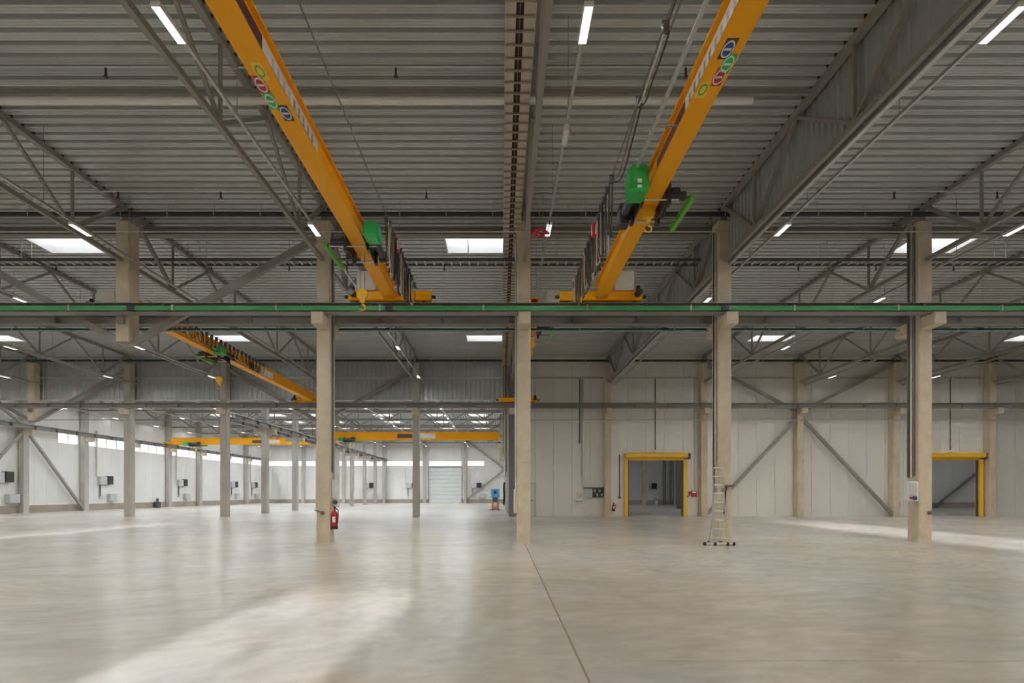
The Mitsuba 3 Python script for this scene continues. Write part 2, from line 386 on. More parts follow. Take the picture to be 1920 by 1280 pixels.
k = curtain('smoke_curtain', 'x', 35.52, -35.25, 0.9, 7.40, ZD + .1, 'ribbed galvanised sheet curtain hanging above the opening to the far hall', 0.30)
part(k, 'cross_rail', M().bar((-35.25, 35.46, 8.75), (0.9, 35.46, 8.75), .08, .14), 'galv')

# ------------------------------------------------------------------ columns
def octagon(x, y, w, l, c=0.025):
    a, b = w / 2, l / 2
    return [(x - a + c, y - b), (x + a - c, y - b), (x + a, y - b + c), (x + a, y + b - c), (x + a - c, y + b), (x - a + c, y + b), (x - a, y + b - c), (x - a, y - b + c)]
def column(x, y, label, z0=0.0, z1=9.6, corbels=(), group=None, w=CW, l=CL, name='concrete_column', head=True, mat='concrete'):
    k = thing(name, label, 'column', group)
    part(k, 'shaft', M().prism(octagon(x, y, w, l), z0, z1), mat)
    for dx, dy in corbels:
        m = M()
        if dy:
            f0 = y + math.copysign(l / 2 - .01, dy); f1 = y + math.copysign(l / 2 + .57, dy)
            m.cbox(x - .175, x + .175, min(f0, f1), max(f0, f1), 6.36, 6.71, .015)
        else:
            f0 = x + math.copysign(w / 2 - .01, dx); f1 = x + math.copysign(w / 2 + .57, dx)
            m.cbox(min(f0, f1), max(f0, f1), y - .185, y + .185, 5.80, 6.14, .015)
        part(k, 'corbel', m, 'concrete')
    if head:
        part(k, 'head_plate', M().box(x - .17, x + .17, y - .2, y + .2, z1, z1 + .04).box(x - .09, x + .09, y - .12, y + .12, z1 + .04, 9.97), 'steel')
    return k
def hung_post(x, y, label):
    k = thing('hanging_post', label, 'hanging column')
    part(k, 'shaft', M().prism(octagon(x, y, CW, CL), 6.0, 9.6), 'concrete')
    part(k, 'bracket', M().cbox(x - .1, x + .1, y - CL / 2 - .12, y - CL / 2 + .01, 6.5, 6.71, .01), 'steel')
    part(k, 'head_plate', M().box(x - .17, x + .17, y - .2, y + .2, 9.6, 9.64).box(x - .09, x + .09, y - .12, y + .12, 9.64, 9.97), 'steel')
    part(k, 'bottom_plate', M().box(x - .24, x + .24, y - .15, y + .15, 5.95, 6.06), 'steel')
    for s in (-1, 1):
        part(k, 'brace', M().bar((x + s * .2, y, 6.02), (x + s * 5.75, y, 9.18), .16, .20), 'steel', label='long slanting steel brace')
    return k
names1 = {-3: 'concrete column of the front row, left of the hanging post', -1: 'concrete column with the red fire extinguisher, left of the middle of the front row',
          0: 'concrete column in the middle of the front row at the end of the floor joint', 1: 'concrete column behind the ladder, right of the middle of the front row',
          2: 'concrete column with the white switch box, rightmost of the front row', 3: 'concrete column of the front row, next right after the one with the white switch box'}
col1 = {}
for kx in (-3, -1, 0, 1, 2, 3, 4): col1[kx] = column(GX(kx), Y1, names1.get(kx, 'concrete column at the right end of the front row'), corbels=((0, -1), (0, 1)))
hung_post(GX(-2), Y1, 'concrete hanging post with two slanting braces, left of the front row')
part(col1[0], 'strap', M().box(GX(0) - .215, GX(0) + .215, Y1 - .265, Y1 + .265, 2.40, 2.45), 'concrete')
names2 = {-4: 'concrete column of the second row, in front of the left wall windows', -3: 'concrete column of the second row, third left of the middle column',
          -1: 'concrete column of the second row, alone left of the middle column', 0: 'grey concrete column of the second row, just left behind the middle column',
          -6: 'concrete column of the second row at the left wall'}
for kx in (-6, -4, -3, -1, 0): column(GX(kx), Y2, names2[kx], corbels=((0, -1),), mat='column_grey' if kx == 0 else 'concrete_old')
for kx, s in ((-5, 'concrete hanging post with two slanting braces, second row, near the left wall'), (-2, 'concrete hanging post with two slanting braces, second row, behind the fire extinguisher column')):
    hung_post(GX(kx), Y2, s)
names3 = {1: 'concrete column on the right wall, left of the first roller door', 2: 'concrete column on the right wall, behind the ladder column', 3: 'concrete column on the right wall where four braces meet',
          4: 'concrete column on the right wall, just left behind the white switch box column', 5: 'concrete column on the right wall, right of the second roller door', 6: 'concrete column on the right wall, at the right edge'}
for kx in range(1, 7): column(GX(kx), Y2, names3[kx], corbels=((0, -1),))
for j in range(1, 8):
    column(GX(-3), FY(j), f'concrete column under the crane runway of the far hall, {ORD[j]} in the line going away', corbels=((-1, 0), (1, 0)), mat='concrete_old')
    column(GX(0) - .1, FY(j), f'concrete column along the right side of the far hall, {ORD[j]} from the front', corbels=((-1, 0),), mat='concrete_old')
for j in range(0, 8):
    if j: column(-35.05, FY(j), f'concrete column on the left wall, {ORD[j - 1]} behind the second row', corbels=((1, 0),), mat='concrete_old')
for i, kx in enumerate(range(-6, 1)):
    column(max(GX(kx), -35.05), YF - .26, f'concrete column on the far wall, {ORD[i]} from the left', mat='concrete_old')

# wall bracing
def brace(name, pts, label, mat='steel'):
    k = thing(name, label, 'brace')
    for a, b in pts: part(k, 'strut', M().bar(a, b, .16, .18), mat)
    part(k, 'gusset', M().box(*[v for i in range(3) for v in (pts[0][0][i] - (.28 if i != pts_axis(pts) else .02), pts[0][0][i] + (.28 if i != pts_axis(pts) else .02))]), mat)
def pts_axis(p): return 1 if abs(p[0][1][0] - p[0][0][0]) > abs(p[0][1][1] - p[0][0][1]) else 0
yb = Y2 - .12
brace('wall_bracing', [((GX(3), yb, 6.3), (GX(2) + .2, yb, .15)), ((GX(3), yb, 6.3), (GX(4) - .2, yb, .15)), ((GX(3), yb, 6.5), (GX(2) + .2, yb, 9.5)), ((GX(3), yb, 6.5), (GX(4) - .2, yb, 9.5))], 'grey steel cross bracing on the right wall, meeting at a column')
xb = -34.95
brace('wall_bracing', [((xb, FY(1), 6.2), (xb, FY(0) + .3, .15)), ((xb, FY(1), 6.2), (xb, FY(2) - .3, .15)), ((xb, FY(1), 6.4), (xb, FY(0) + .3, 9.5)), ((xb, FY(1), 6.4), (xb, FY(2) - .3, 9.5))], 'grey steel cross bracing on the left wall, meeting at a column')
yb = YF - .25
brace('wall_bracing', [((GX(0) - .1, yb, 5.0), (GX(-1), yb, .4)), ((GX(0) - .1, yb, 5.0), (GX(-1), yb, 9.5))], 'grey steel bracing on the far wall, right of the sectional door')

# ------------------------------------------------------------------ roof trusses
def truss(p0, p1, label, n=4, group=None, fill=False):
    k = thing('roof_truss', label, 'roof truss', group)
    p0, p1 = np.array(p0, float), np.array(p1, float)
    at = lambda t, z: V3(*(p0 + (p1 - p0) * t), z)
    part(k, 'top_chord', M().bar(at(0, ZTOP), at(1, ZTOP), .14, .14), 'steel')
    part(k, 'bottom_chord', M().bar(at(0.012, ZBOT), at(1 - .012, ZBOT), .10, .12), 'steel')
    for i in range(n):
        lo, a, b = (i + .5) / n, i / n, (i + 1) / n
        w0, w1 = (.10 if i == 0 else .07), (.10 if i == n - 1 else .07)
        part(k, 'diagonal', M().bar(at(max(a, .012), ZTOP - .06), at(lo, ZBOT + .05), w0, w0), 'steel')
        part(k, 'diagonal', M().bar(at(lo, ZBOT + .05), at(min(b, 1 - .012), ZTOP - .06), w1, w1), 'steel')
        part(k, 'vertical', M().bar(at(lo, ZBOT + .05), at(lo, ZTOP - .06), .06, .06), 'steel')
    if fill:                                        # black blocks added as the shade in the deck troughs above the top chord
        m = M()
        for r in range(int(p0[1] / .3), int(p1[1] / .3)): m.box(p0[0] - .08, p0[0] + .08, r * .3 + .195, r * .3 + .29, ZD - .002, ZD + .135)
        key = part(k, 'trough_shade', m, 'black'); labels[key] = {'kind': 'stuff'}
    return k
def side_phrase(kx):
    if kx == 0: return 'right beside the long cable ladder'
    return f'{ORD[abs(kx) - 1]} {"right" if kx > 0 else "left"} of the one by the cable ladder'
for kx in range(-5, 6):
    truss((GX(kx), 0.15), (GX(kx), Y1 - .1), f'lattice roof truss above the nearest bay, {side_phrase(kx)}', fill=True)
    truss((GX(kx), Y1 + .1), (GX(kx), Y2 - .1), f'lattice roof truss above the middle bay, {side_phrase(kx)}', fill=True)
for j in range(1, 8):
    truss((-34.95, FY(j)), (GX(-3), FY(j)), f'grey lattice roof truss across the left part of the far hall, {ORD[j - 1]} from the front')
    truss((GX(-3), FY(j)), (GX(0), FY(j)), f'grey lattice roof truss across the right part of the far hall, {ORD[j - 1]} from the front')

# ------------------------------------------------------------------ crane runways and conductor bars
def runway(p0, p1, zb, label, stiff=2.0, mat='steel_runway', h=.29):
    k = thing('crane_runway', label, 'runway beam')
    p0, p1 = np.array(p0, float), np.array(p1, float); L = np.linalg.norm(p1 - p0)
    A, B = V3(*p0, zb + h / 2), V3(*p1, zb + h / 2)
    part(k, 'beam', M().ibeam(A, B, .30, h, .022, .014), mat)
    part(k, 'rail', M().bar(V3(*p0, zb + h + .02), V3(*p1, zb + h + .02), .05, .04), mat)
    d = (B - A) / L; n = int(L / stiff)
    for i in range(n):
        c = A + d * (i + .5) * L / n
        part(k, 'stiffener', M().bar(c - d * .008, c + d * .008, .27, h - .05), mat)
    return k
XA, XB = -35.0, 37.5
runway((XA, Y1 - .25 - .30), (XB, Y1 - .25 - .30), 6.72, 'dark steel crane runway beam in front of the nearest column row')
runway((XA, Y1 + .25 + .30), (XB, Y1 + .25 + .30), 6.72, 'dark steel crane runway beam behind the nearest column row')
runway((XA, Y2 - .25 - .30), (XB, Y2 - .25 - .30), 6.72, 'dark steel crane runway beam in front of the second column row and the right wall')
runway((-34.3, FY(0) + 1), (-34.3, YF - .6), 6.15, 'steel crane runway beam along the left wall')
runway((GX(-3) - .5, FY(0) + .4), (GX(-3) - .5, YF - .6), 6.15, 'steel crane runway beam left of the column line in the far hall')
runway((GX(-3) + .5, FY(0) + .4), (GX(-3) + .5, YF - .6), 6.15, 'steel crane runway beam right of the column line in the far hall')
runway((GX(0) - .6, FY(0) + .4), (GX(0) - .6, YF - .6), 6.15, 'steel crane runway beam along the right side of the far hall')

def conductor(y, z, label, mat, w=.07, h=.11, joints=True, seed=1):
    k = thing('conductor_bar', label, 'conductor bar'); rnd = random.Random(seed)
    part(k, 'bar', M().cbox(XA + .3, XB - .3, y - w / 2, y + w / 2, z - h / 2, z + h / 2, .02), mat)
    if joints:
        for i in range(24):
            x = XA + 1.5 + i * 3.0
            part(k, 'hanger', M().box(x - .02, x + .02, y - w / 2 - .012, y + w / 2 + .1, z - h / 2 - .012, z + h / 2 + .02), 'alu')
        for i in range(8):
            x = XA + 4 + i * 9 + rnd.random() * 3
            part(k, 'joint_clip', M().box(x - .11, x + .11, y - w / 2 - .01, y + w / 2 + .01, z - h / 2 - .01, z + h / 2 + .01), 'black')
    return k
conductor(Y1 - .25 - .49, 6.83, 'bright green conductor bar along the front runway beam', 'rail_green', w=.08, h=.13)
conductor(Y1 + .25 + .55, 6.66, 'dark green conductor bar along the rear runway beam', 'rail_dark', w=.06, h=.07, seed=4)
solo('air_pipe', M().rod((XA + .3, Y1 + .62, 6.565), (XB - .3, Y1 + .62, 6.565), .022), 'pipe_blue', 'thin blue compressed air pipe below the rear runway beam', 'pipe', smooth=40)
solo('air_pipe', M().rod((0.9, Y2 - .29, 6.02), (XB - .3, Y2 - .29, 6.02), .022), 'galv', 'thin pipe along the right wall below the runway beam', 'pipe', smooth=40)
solo('air_pipe', M().rod((-34.9, Y2 + .29, 6.10), (0.4, Y2 + .29, 6.10), .022), 'pipe_blue', 'thin blue pipe across the opening to the far hall', 'pipe', smooth=40)

# ------------------------------------------------------------------ pipes and rails across the hall
def drain(y, z, x0, x1, label):
    k = thing('drain_pipe', label, 'pipe')
    part(k, 'pipe', M().rod((x0, y, z), (x1, y, z), .065, 12), 'black', smooth=40)
    n = int((x1 - x0) / 1.35)
    for i in range(n):
        x = x0 + (i + .5) * (x1 - x0) / n
        part(k, 'hanger', M().box(x - .012, x + .012, y - .075, y - .06, z - .08, z + .07).rod((x, y, z + .06), (x, y, ZD + .01), .008, 5), 'alu')
drain(Y1 - .40, 9.72, XL + .1, XR - .2, 'black roof drain pipe on pale hangers along the tops of the front columns')
drain(Y2 - .42, 9.68, XL + .1, XR - .2, 'black roof drain pipe along the tops of the second column row and the right wall')
solo('tie_tube', M().rod((XL + .1, 11.58, 9.58), (5.2, 11.58, 9.58), .07, 12), 'tube_pale', 'pale round steel tube running across below the roof of the nearest bay', 'tube', smooth=40)
solo('grey_bar', M().box(XL + .1, 6.5, 11.62, 11.70, 9.76, 9.86), 'steel', 'grey steel purlin just above the pale round tube of the nearest bay', 'grey_bar')  # bar that gives the darker strip above the pale tube
solo('tie_rod', M().rod((XL + .1, Y1 - .36, 9.22), (XR - .2, Y1 - .36, 9.22), .018, 6), 'galv', 'thin pale tie rod across the front faces of the front columns', 'rod', smooth=40)
solo('tie_beam', M().ibeam((XL + .1, 17.95, 9.82), (XR - .2, 17.95, 9.82), .28, .26), 'steel', 'grey steel beam across the hall just behind the front column row', 'beam')
for a, b, where in ((XL + .2, 6.72, 'left'), (6.95, XR - .2, 'right')):
    k = thing('cable_ladder', f'dark cable ladder across the middle bay below the roof, {where} of the sheet curtain', 'cable ladder')
    part(k, 'side_rail', M().bar((a, 18.8, 9.3), (b, 18.8, 9.3), .03, .09), 'dark_steel')
    part(k, 'side_rail', M().bar((a, 19.22, 9.3), (b, 19.22, 9.3), .03, .09), 'dark_steel')
    m = M(); x = a + .1
    while x < b - .1: m.box(x, x + .05, 18.8, 19.22, 9.275, 9.295); x += .3
    key = part(k, 'rungs', m, 'alu'); labels[key] = {'kind': 'stuff'}
    x = a + 1
    while x < b:
        for y in (18.8, 19.22): part(k, 'hanger', M().rod((x, y, 9.3), (x, y, ZD + .01), .01, 5), 'galv')
        x += 3

# long cable ladder going away, with two trays
k = thing('cable_ladder', 'long ladder of two beige cable trays running away overhead, left of the middle column', 'cable ladder')
part(k, 'tray', M().box(0.09, 0.255, 0.0, 35.2, 9.42, 9.47), 'tray'); part(k, 'tray', M().box(0.385, 0.57, 0.0, 35.2, 9.42, 9.47), 'tray')
part(k, 'tray_edge', M().box(0.07, 0.09, 0.0, 35.2, 9.40, 9.50).box(0.57, 0.59, 0.0, 35.2, 9.40, 9.50), 'galv')
y = 0.3
while y < 35:
    part(k, 'rung', M().box(0.075, 0.585, y, y + .035, 9.385, 9.415), 'tray_rung'); y += .30
part(k, 'cable_bed', M().box(0.257, 0.383, 0, 35.2, 9.455, 9.465), 'black')
for xx in (.285, .32, .355): part(k, 'cable', M().rod((xx, 0, 9.44), (xx, 35.2, 9.44), .016, 6), 'cable_brown' if xx == .32 else 'cable_black')
m = M()
for i in range(12):
    for xx in (0.08, 0.58): m.rod((xx, 1.5 + 3 * i, 9.48), (xx, 1.5 + 3 * i, ZD + .01), .008, 5)
part(k, 'hanger', m, 'galv')
k = thing('cable_riser', 'bundle of vertical cables and conduits dropping beside the dark column of the second row', 'cable bundle')
for i, (x, r, mat) in enumerate(((0.08, .03, 'tray'), (0.16, .02, 'cable_brown'), (0.22, .03, 'galv'), (0.29, .02, 'cable_black'), (0.36, .03, 'cable_brown'), (0.43, .025, 'galv'))):
    part(k, 'conduit', M().rod((x, Y2 - .33, 9.44), (x, Y2 - .33, 1.6 + .3 * i if i > 2 else 3.9), r), mat, smooth=40)

# sprinkler pipes with heads
for y, x0, x1, s in ((11.2, XL + .2, 6.5, 'of the nearest bay'), (15.8, XL + .2, 6.5, 'just in front of the front columns'), (20.9, XL + .2, 6.5, 'of the middle bay, left of the sheet curtain'), (20.9, 7.1, XR - .3, 'of the middle bay, right of the sheet curtain'), (11.2, 7.1, XR - .3, 'of the nearest bay, right of the sheet curtain'), (15.8, 7.1, XR - .3, 'by the front columns, right of the sheet curtain')):
    k = thing('sprinkler_pipe', f'thin sprinkler pipe under the roof {s}', 'sprinkler pipe')
    part(k, 'pipe', M().rod((x0, y, 9.98), (x1, y, 9.98), .025, 6), 'galv', smooth=40)
    x = x0 + 1.1
    while x < x1:
        part(k, 'head', M().rod((x, y, 9.98), (x, y, 9.80), .022, 6).rod((x, y, 9.80), (x, y, 9.785), .045, 6), 'brown'); x += 2.9

# ------------------------------------------------------------------ light rails and lamps
RX = [GX(k) + .53 for k in range(-6, 6)]
LY = [2.0, 8.07, 14.36, 19.65, 26.0, 32.5]
def lamp(x, y, label, L=.64, w=.115, gain=1.0, tint=(1, 1, 1)):
    k = thing('strip_lamp', label, 'lamp')
    part(k, 'housing', M().cbox(x - w / 2 - .012, x + w / 2 + .012, y - L / 2 - .02, y + L / 2 + .02, 8.205, 8.275, .012), 'white')
    z = 8.198; q = [(x - w / 2, y - L / 2, z), (x - w / 2, y + L / 2, z), (x + w / 2, y + L / 2, z), (x + w / 2, y - L / 2, z)]
    key = numbered(k + '__diffuser')
    scene[key] = mikit.ply((np.array(q), np.array([(0, 1, 2), (0, 2, 3)])), 'glow')
    scene[key]['emitter'] = {'type': 'area', 'radiance': rgb([c * gain * t for c, t in zip(LAMP, tint)])}
    labels[key] = {'label': 'glowing diffuser'}; return k
def rail_name(i): return f'{ORD[i - 1]} light rail from the left'
for i, x in enumerate(RX):
    if x < XL + .5: continue
    left = x < .5
    for y0, y1, where in ((0.0, 35.2, 'above the near bays'), (35.9, 82.9, 'in the far hall')):
        if y0 > 1 and not left: continue
        k = thing('light_rail', f'thin galvanised light rail {where}, {ORD[i - 1]} from the left', 'light rail')
        part(k, 'trunking', M().bar((x, y0, 8.305), (x, y1, 8.305), .05, .06), 'galv' if y0 < 1 else 'white')  # far trunking is white: its lit look is put into the colour
        y = y0 + 1.0
        while y < y1: part(k, 'hanger', M().rod((x, y, 8.33), (x, y, ZD + .02), .007, 4), 'steel'); y += 3.05
    for q, y in enumerate(LY):
        if q in {1: (4, 5), 0: (3, 4, 5), -2: (3, 4, 5)}.get(i - 6, ()): continue
        lamp(x, y, f'lit strip lamp, {ORD[q]} from the camera on the {rail_name(i)}')
    if left:
        for q in range(8): lamp(x, FY(q) + 3.4, f'far hall strip lamp, {ORD[q]} from the front on the {rail_name(i)}', gain=1.8, tint=(.91, 1.0, 1.13))
for i, (x, y1, ys) in enumerate(((8.5, 71.5, (40.0, 52.0, 64.0)), (19.5, 71.5, (40.0, 52.0, 66.0)), (41.0, 55.0, (40.0, 46.0, 52.0)))):
    k = thing('light_rail', f'light rail in the room behind the roller doors, {ORD[i]} from the left', 'light rail')
    part(k, 'trunking', M().bar((x, 36.5, 8.305), (x, y1, 8.305), .05, .06), 'galv')
    m = M()
    for y in (38.0, 48.0, 54.0): m.rod((x, y, 8.33), (x, y, ZD + .02), .007, 4)
    part(k, 'hanger', m, 'steel')
    for q, y in enumerate(ys): lamp(x, y, f'lit lamp behind the roller doors, {ORD[q]} from the front on rail {ORD[i]} from the left', gain=1.7, tint=(.92, 1.0, 1.12))
k = thing('emergency_lamp', 'white emergency lamp box on the light rail right of the cable ladder', 'lamp')
part(k, 'body', M().cbox(1.17, 1.27, 10.3, 10.75, 8.12, 8.274, .02), 'white'); part(k, 'cable', M().tube([(1.28, 10.6, 8.3), (1.33, 10.7, 8.4), (1.30, 10.8, 8.55), (1.26, 10.8, 8.35)], .015, 6), 'red')
# ------------------------------------------------------------------ overhead cranes
def SW(m, axis):
    """local (b across, a along, z) -> world; axis 'y': x=b, y=a; axis 'x': x=a, y=b"""
    if axis == 'x': m.moved([[0, 1, 0, 0], [1, 0, 0, 0], [0, 0, 1, 0], [0, 0, 0, 1]])
    return m
def crane(label, b, a0, a1, zg, axis='y', h=.42, fw=.34, car=1.21, rail_z=7.07, side=1, ends=(True, True), signs=None, text=None, cabinet=1, carz=None):
    """b: girder centre across; a0, a1: rails; zg: bottom of the girder"""
    k = thing('overhead_crane', label, 'crane')
    tf = .03; g0, g1 = a0, a1
    m = M().box(b - fw / 2, b + fw / 2, g0, g1, zg, zg + tf).box(b - fw / 2, b + fw / 2, g0, g1, zg + h - tf, zg + h).box(b - .1, b - .085, g0, g1, zg + tf, zg + h - tf).box(b + .085, b + .1, g0, g1, zg + tf, zg + h - tf)
    part(k, 'girder', SW(m, axis), 'crane_yellow')
    cz0 = carz if carz is not None else rail_z + .02
    for e, on in zip((a0, a1), ends):
        if not on: continue
        c = M().cbox(b - car, b + car, e - .1, e + .1, cz0, cz0 + .27, .015)
        part(k, 'end_carriage', SW(c, axis), 'crane_yellow')
        for s in (-1, 1):
            part(k, 'wheel', SW(M().rod((b + s * (car - .22), e - .045, rail_z + .1), (b + s * (car - .22), e + .045, rail_z + .1), .1, 14), axis), 'dark_steel', smooth=40)
            part(k, 'buffer', SW(M().rod((b + s * car, e, cz0 + .13), (b + s * (car + .12), e, cz0 + .13), .045, 10), axis), 'black', smooth=40)
        part(k, 'drive_motor', SW(M().rod((b - side * (car - .15), e - .1, cz0 + .17), (b - side * (car - .15), e - .35, cz0 + .17), .09, 12).rod((b - side * (car - .15), e - .12, cz0 + .3), (b - side * (car - .15), e - .2, cz0 + .36), .06, 8), axis), 'black', smooth=40)
    if cabinet:
        s = -side
        part(k, 'control_cabinet', SW(M().cbox(b + s * .68 - .29, b + s * .68 + .29, *((a1 - .12, a1 + .15) if cabinet == 1 else (a0 - .1, a0 + .17)), cz0 + .29, cz0 + (.85 if cabinet == 1 else .7), .02), axis), 'skin_box', label='pale control cabinet')
    if signs is not None:
        y0, cols = signs
        for i, (dx, dy, mat) in enumerate(cols):
            x, y = b + dx, y0 + dy
            back = 'brown' if mat != 'yellow_pale' else 'yellow_pale'
            part(k, 'direction_sign', SW(M().box(x - .075, x + .075, y - .17, y + .17, zg - .004, zg - .0005), axis), mat if mat in ('green_bright', 'red', 'yellow_pale') else 'brown', label='square direction sign')
            if mat != 'yellow_pale':
                ring = trimesh.creation.annulus(.058, .072, .004, sections=20); ring.apply_scale([1, 2.0, 1]); ring.apply_translation([x, y, zg - .006])
                part(k, 'sign_ring', SW(M().add(ring.vertices, ring.faces), axis), 'sign_back')
                disc = trimesh.creation.cylinder(.058, .003, sections=20); disc.apply_scale([1, 2.0, 1]); disc.apply_translation([x, y, zg - .005])
                part(k, 'sign_disc', SW(M().add(disc.vertices, disc.faces), axis), mat)
                part(k, 'sign_arrow', SW(M().box(x - .045, x + .045, y - .02, y + .02, zg - .0085, zg - .006).add([(x - .045, y - .05, zg - .008), (x - .045, y + .05, zg - .008), (x + .045 * (-1.2), y, zg - .0085)], [(0, 1, 2)]), axis), 'sign_back')
            else:
                disc = trimesh.creation.annulus(.04, .055, .004, sections=16); disc.apply_scale([1, 2.0, 1]); disc.apply_translation([x, y, zg - .006])
                part(k, 'sign_ring', SW(M().add(disc.vertices, disc.faces), axis), 'lime')
    if text is not None:
        for (y0, y1, z0, z1, mat) in text:
            f = b + side * .1
            part(k, 'name_plate', SW(M().box(min(f, f + side * .006), max(f, f + side * .006), y0, y1, zg + z0, zg + z1), axis), mat)
    return k
def letters(y0, n, pitch, z0, z1):
    out = []
    for i in range(n): out.append((y0 + i * pitch, y0 + i * pitch + pitch * .35, z0, z1, 'brown'))
    return out

def hoist(label, b, a, zg, side, axis='y', drop=.35, green='green', big=False, fw=.34):
    """side: +1 motor on +b side; zg: underside of the girder"""
    k = thing('hoist', label, 'hoist'); s = side
    W = lambda m: SW(m, axis)
    for q in (-1, 1):
        for e in (-.35, .35):
            part(k, 'wheel', W(M().rod((b + q * (fw / 2 - .04), a + e, zg + .09), (b + q * (fw / 2 + .05), a + e, zg + .09), .062, 12)), 'black', smooth=40)
        part(k, 'side_plate', W(M().cbox(b + q * (fw / 2 + .065) - .018, b + q * (fw / 2 + .065) + .018, a - .5, a + .5, zg - .17, zg + .17, .015).box(b + q * (fw / 2 + .09) - .03, b + q * (fw / 2 + .09) + .03, a - .45, a - .3, zg - .22, zg + .22).box(b + q * (fw / 2 + .09) - .03, b + q * (fw / 2 + .09) + .03, a + .3, a + .45, zg - .22, zg + .22)), 'black')
    part(k, 'cross_bar', W(M().rod((b - .62, a - .42, zg - .13), (b + .45, a - .42, zg - .13), .016, 6).rod((b - .3, a + .42, zg - .13), (b + .3, a + .42, zg - .13), .03, 8)), 'alu', smooth=40)
    part(k, 'drum', W(M().rod((b + s * .38, a - .45, zg + .06), (b + s * .38, a + .62, zg + .06), .085, 16)), 'dark_grey', smooth=40)
    part(k, 'rope_guide', W(M().cbox(b + s * .29, b + s * .48, a + .52, a + .66, zg - .06, zg + .16, .03)), 'black')
    g0, g1 = (.3, .52) if not big else (.24, .56)
    part(k, 'motor_cover', W(M().cbox(b + s * .42 - .17, b + s * .42 + .17, a - .95, a - .45, zg - (.24 if big else .12), zg + (.26 if big else .2), .05)), green, label='green motor cover')
    if big:
        part(k, 'cover_window', W(M().box(b + s * .42 - .05, b + s * .42 + .03, a - .955, a - .945, zg - .1, zg - .03).box(b + s * .42 - .05, b + s * .42 + .03, a - .955, a - .945, zg - .19, zg - .14)), 'white')
    part(k, 'gear_motor', W(M().rod((b - s * .22, a - .25, zg + .03), (b - s * .62, a - .25, zg + .03), .085, 14)), 'black', smooth=30)
    part(k, 'terminal_box', W(M().cbox(b - s * .42 - .09, b - s * .42 + .09, a - .34, a - .16, zg + .06, zg + .16, .02)), 'black')
    part(k, 'guide_roller', W(M().rod((b - s * .2, a + .2, zg - .05), (b - s * .36, a + .2, zg - .05), .1, 12)), 'black', smooth=30)
    part(k, 'counterweight', W(M().cbox(b - s * .72 - .04, b - s * .72 + .04, a - .35, a + .95, zg - .12, zg + .02, .012)), 'lime', label='long lime green box')
    part(k, 'arm', W(M().box(min(b - s * .72, b - s * .2), max(b - s * .72, b - s * .2), a - .3, a - .26, zg - .02, zg + .0).box(min(b - s * .72, b - s * .2), max(b - s * .72, b - s * .2), a + .38, a + .42, zg - .1, zg - .08)), 'dark_steel')
    zb = zg - drop
    m = M()
    for dx in (-.05, .05): m.rod((b + dx, a + .1, zg - .05), (b + dx, a + .1, zb), .006, 5)
    part(k, 'rope', W(m), 'dark_steel')
    blk = trimesh.creation.cylinder(.13, .10, sections=20); blk.apply_transform(trimesh.transformations.rotation_matrix(math.pi / 2, [1, 0, 0])); blk.apply_translation([b, a + .1, zb])
    hb = part(k, 'hook_block', W(M().add(blk.vertices, blk.faces).cbox(b - .05, b + .05, a + .04, a + .16, zb - .2, zb - .08, .02)), 'hook_yellow', smooth=30)
    t = np.linspace(math.pi * .5, -math.pi * .95, 14)
    pts = [(b, a + .1, zb - .2)] + [(b + .065 * math.cos(x), a + .1, zb - .31 + .065 * math.sin(x)) for x in t]
    part(hb, 'hook', W(M().tube(pts, np.r_[.022, np.linspace(.026, .012, 14)], 8)), 'hook_yellow', smooth=40)
    return k

def festoon(label, b, z, stops, drops, y_end, axis='y', y_start=0.0, rail='dark_steel', seed=1):
    """rail along the girder with cable trolleys at 'stops'; loop i hangs between stops i and i+1 by drops[i]"""
    k = thing('cable_festoon', label, 'cable festoon'); rnd = random.Random(seed)
    W = lambda m: SW(m, axis)
    if rail: part(k, 'rail', W(M().rod((b, y_start, z), (b, y_end, z), .011, 6)), rail)
    for s in stops:
        part(k, 'cable_trolley', W(M().cbox(b - .04, b + .04, s - .05, s + .05, z - .12, z - .016, .01).rod((b - .045, s, z + .01), (b + .045, s, z + .01), .022, 8)), 'dark_grey')
    cols = ['cable_black', 'cable_black', 'cable_cream', 'cable_brown', 'cable_black']
    for i, dr_ in enumerate(drops):
        a0, a1 = stops[i], stops[i + 1]
        for q, off in enumerate((-.03, .03)):
            u = np.linspace(0, 1, 17); d = dr_ * (1 + .12 * (rnd.random() - .5) + .05 * q)
            sag = np.abs(2 * u - 1); prof = -d * (1 - sag ** 4) if a1 - a0 < 1 else -d * (1 - sag ** 2)
            pts = np.c_[np.full(17, b + off) + .02 * np.sin(u * 6 + i), a0 + (a1 - a0) * u, z - .1 + prof]
            part(k, 'cable_loop', W(M().tube(pts, .013, 6)), cols[(i + q * 2) % 5], smooth=40)
    return k

F1 = Y1 - .55                                      # front runway
SIGN_L = (9.0, [(-.03, -1.35, 'yellow_pale'), (-.09, -.95, 'red'), (-.06, -.5, 'green_bright'), (.05, -.08, 'blue')])
ZG = 7.14
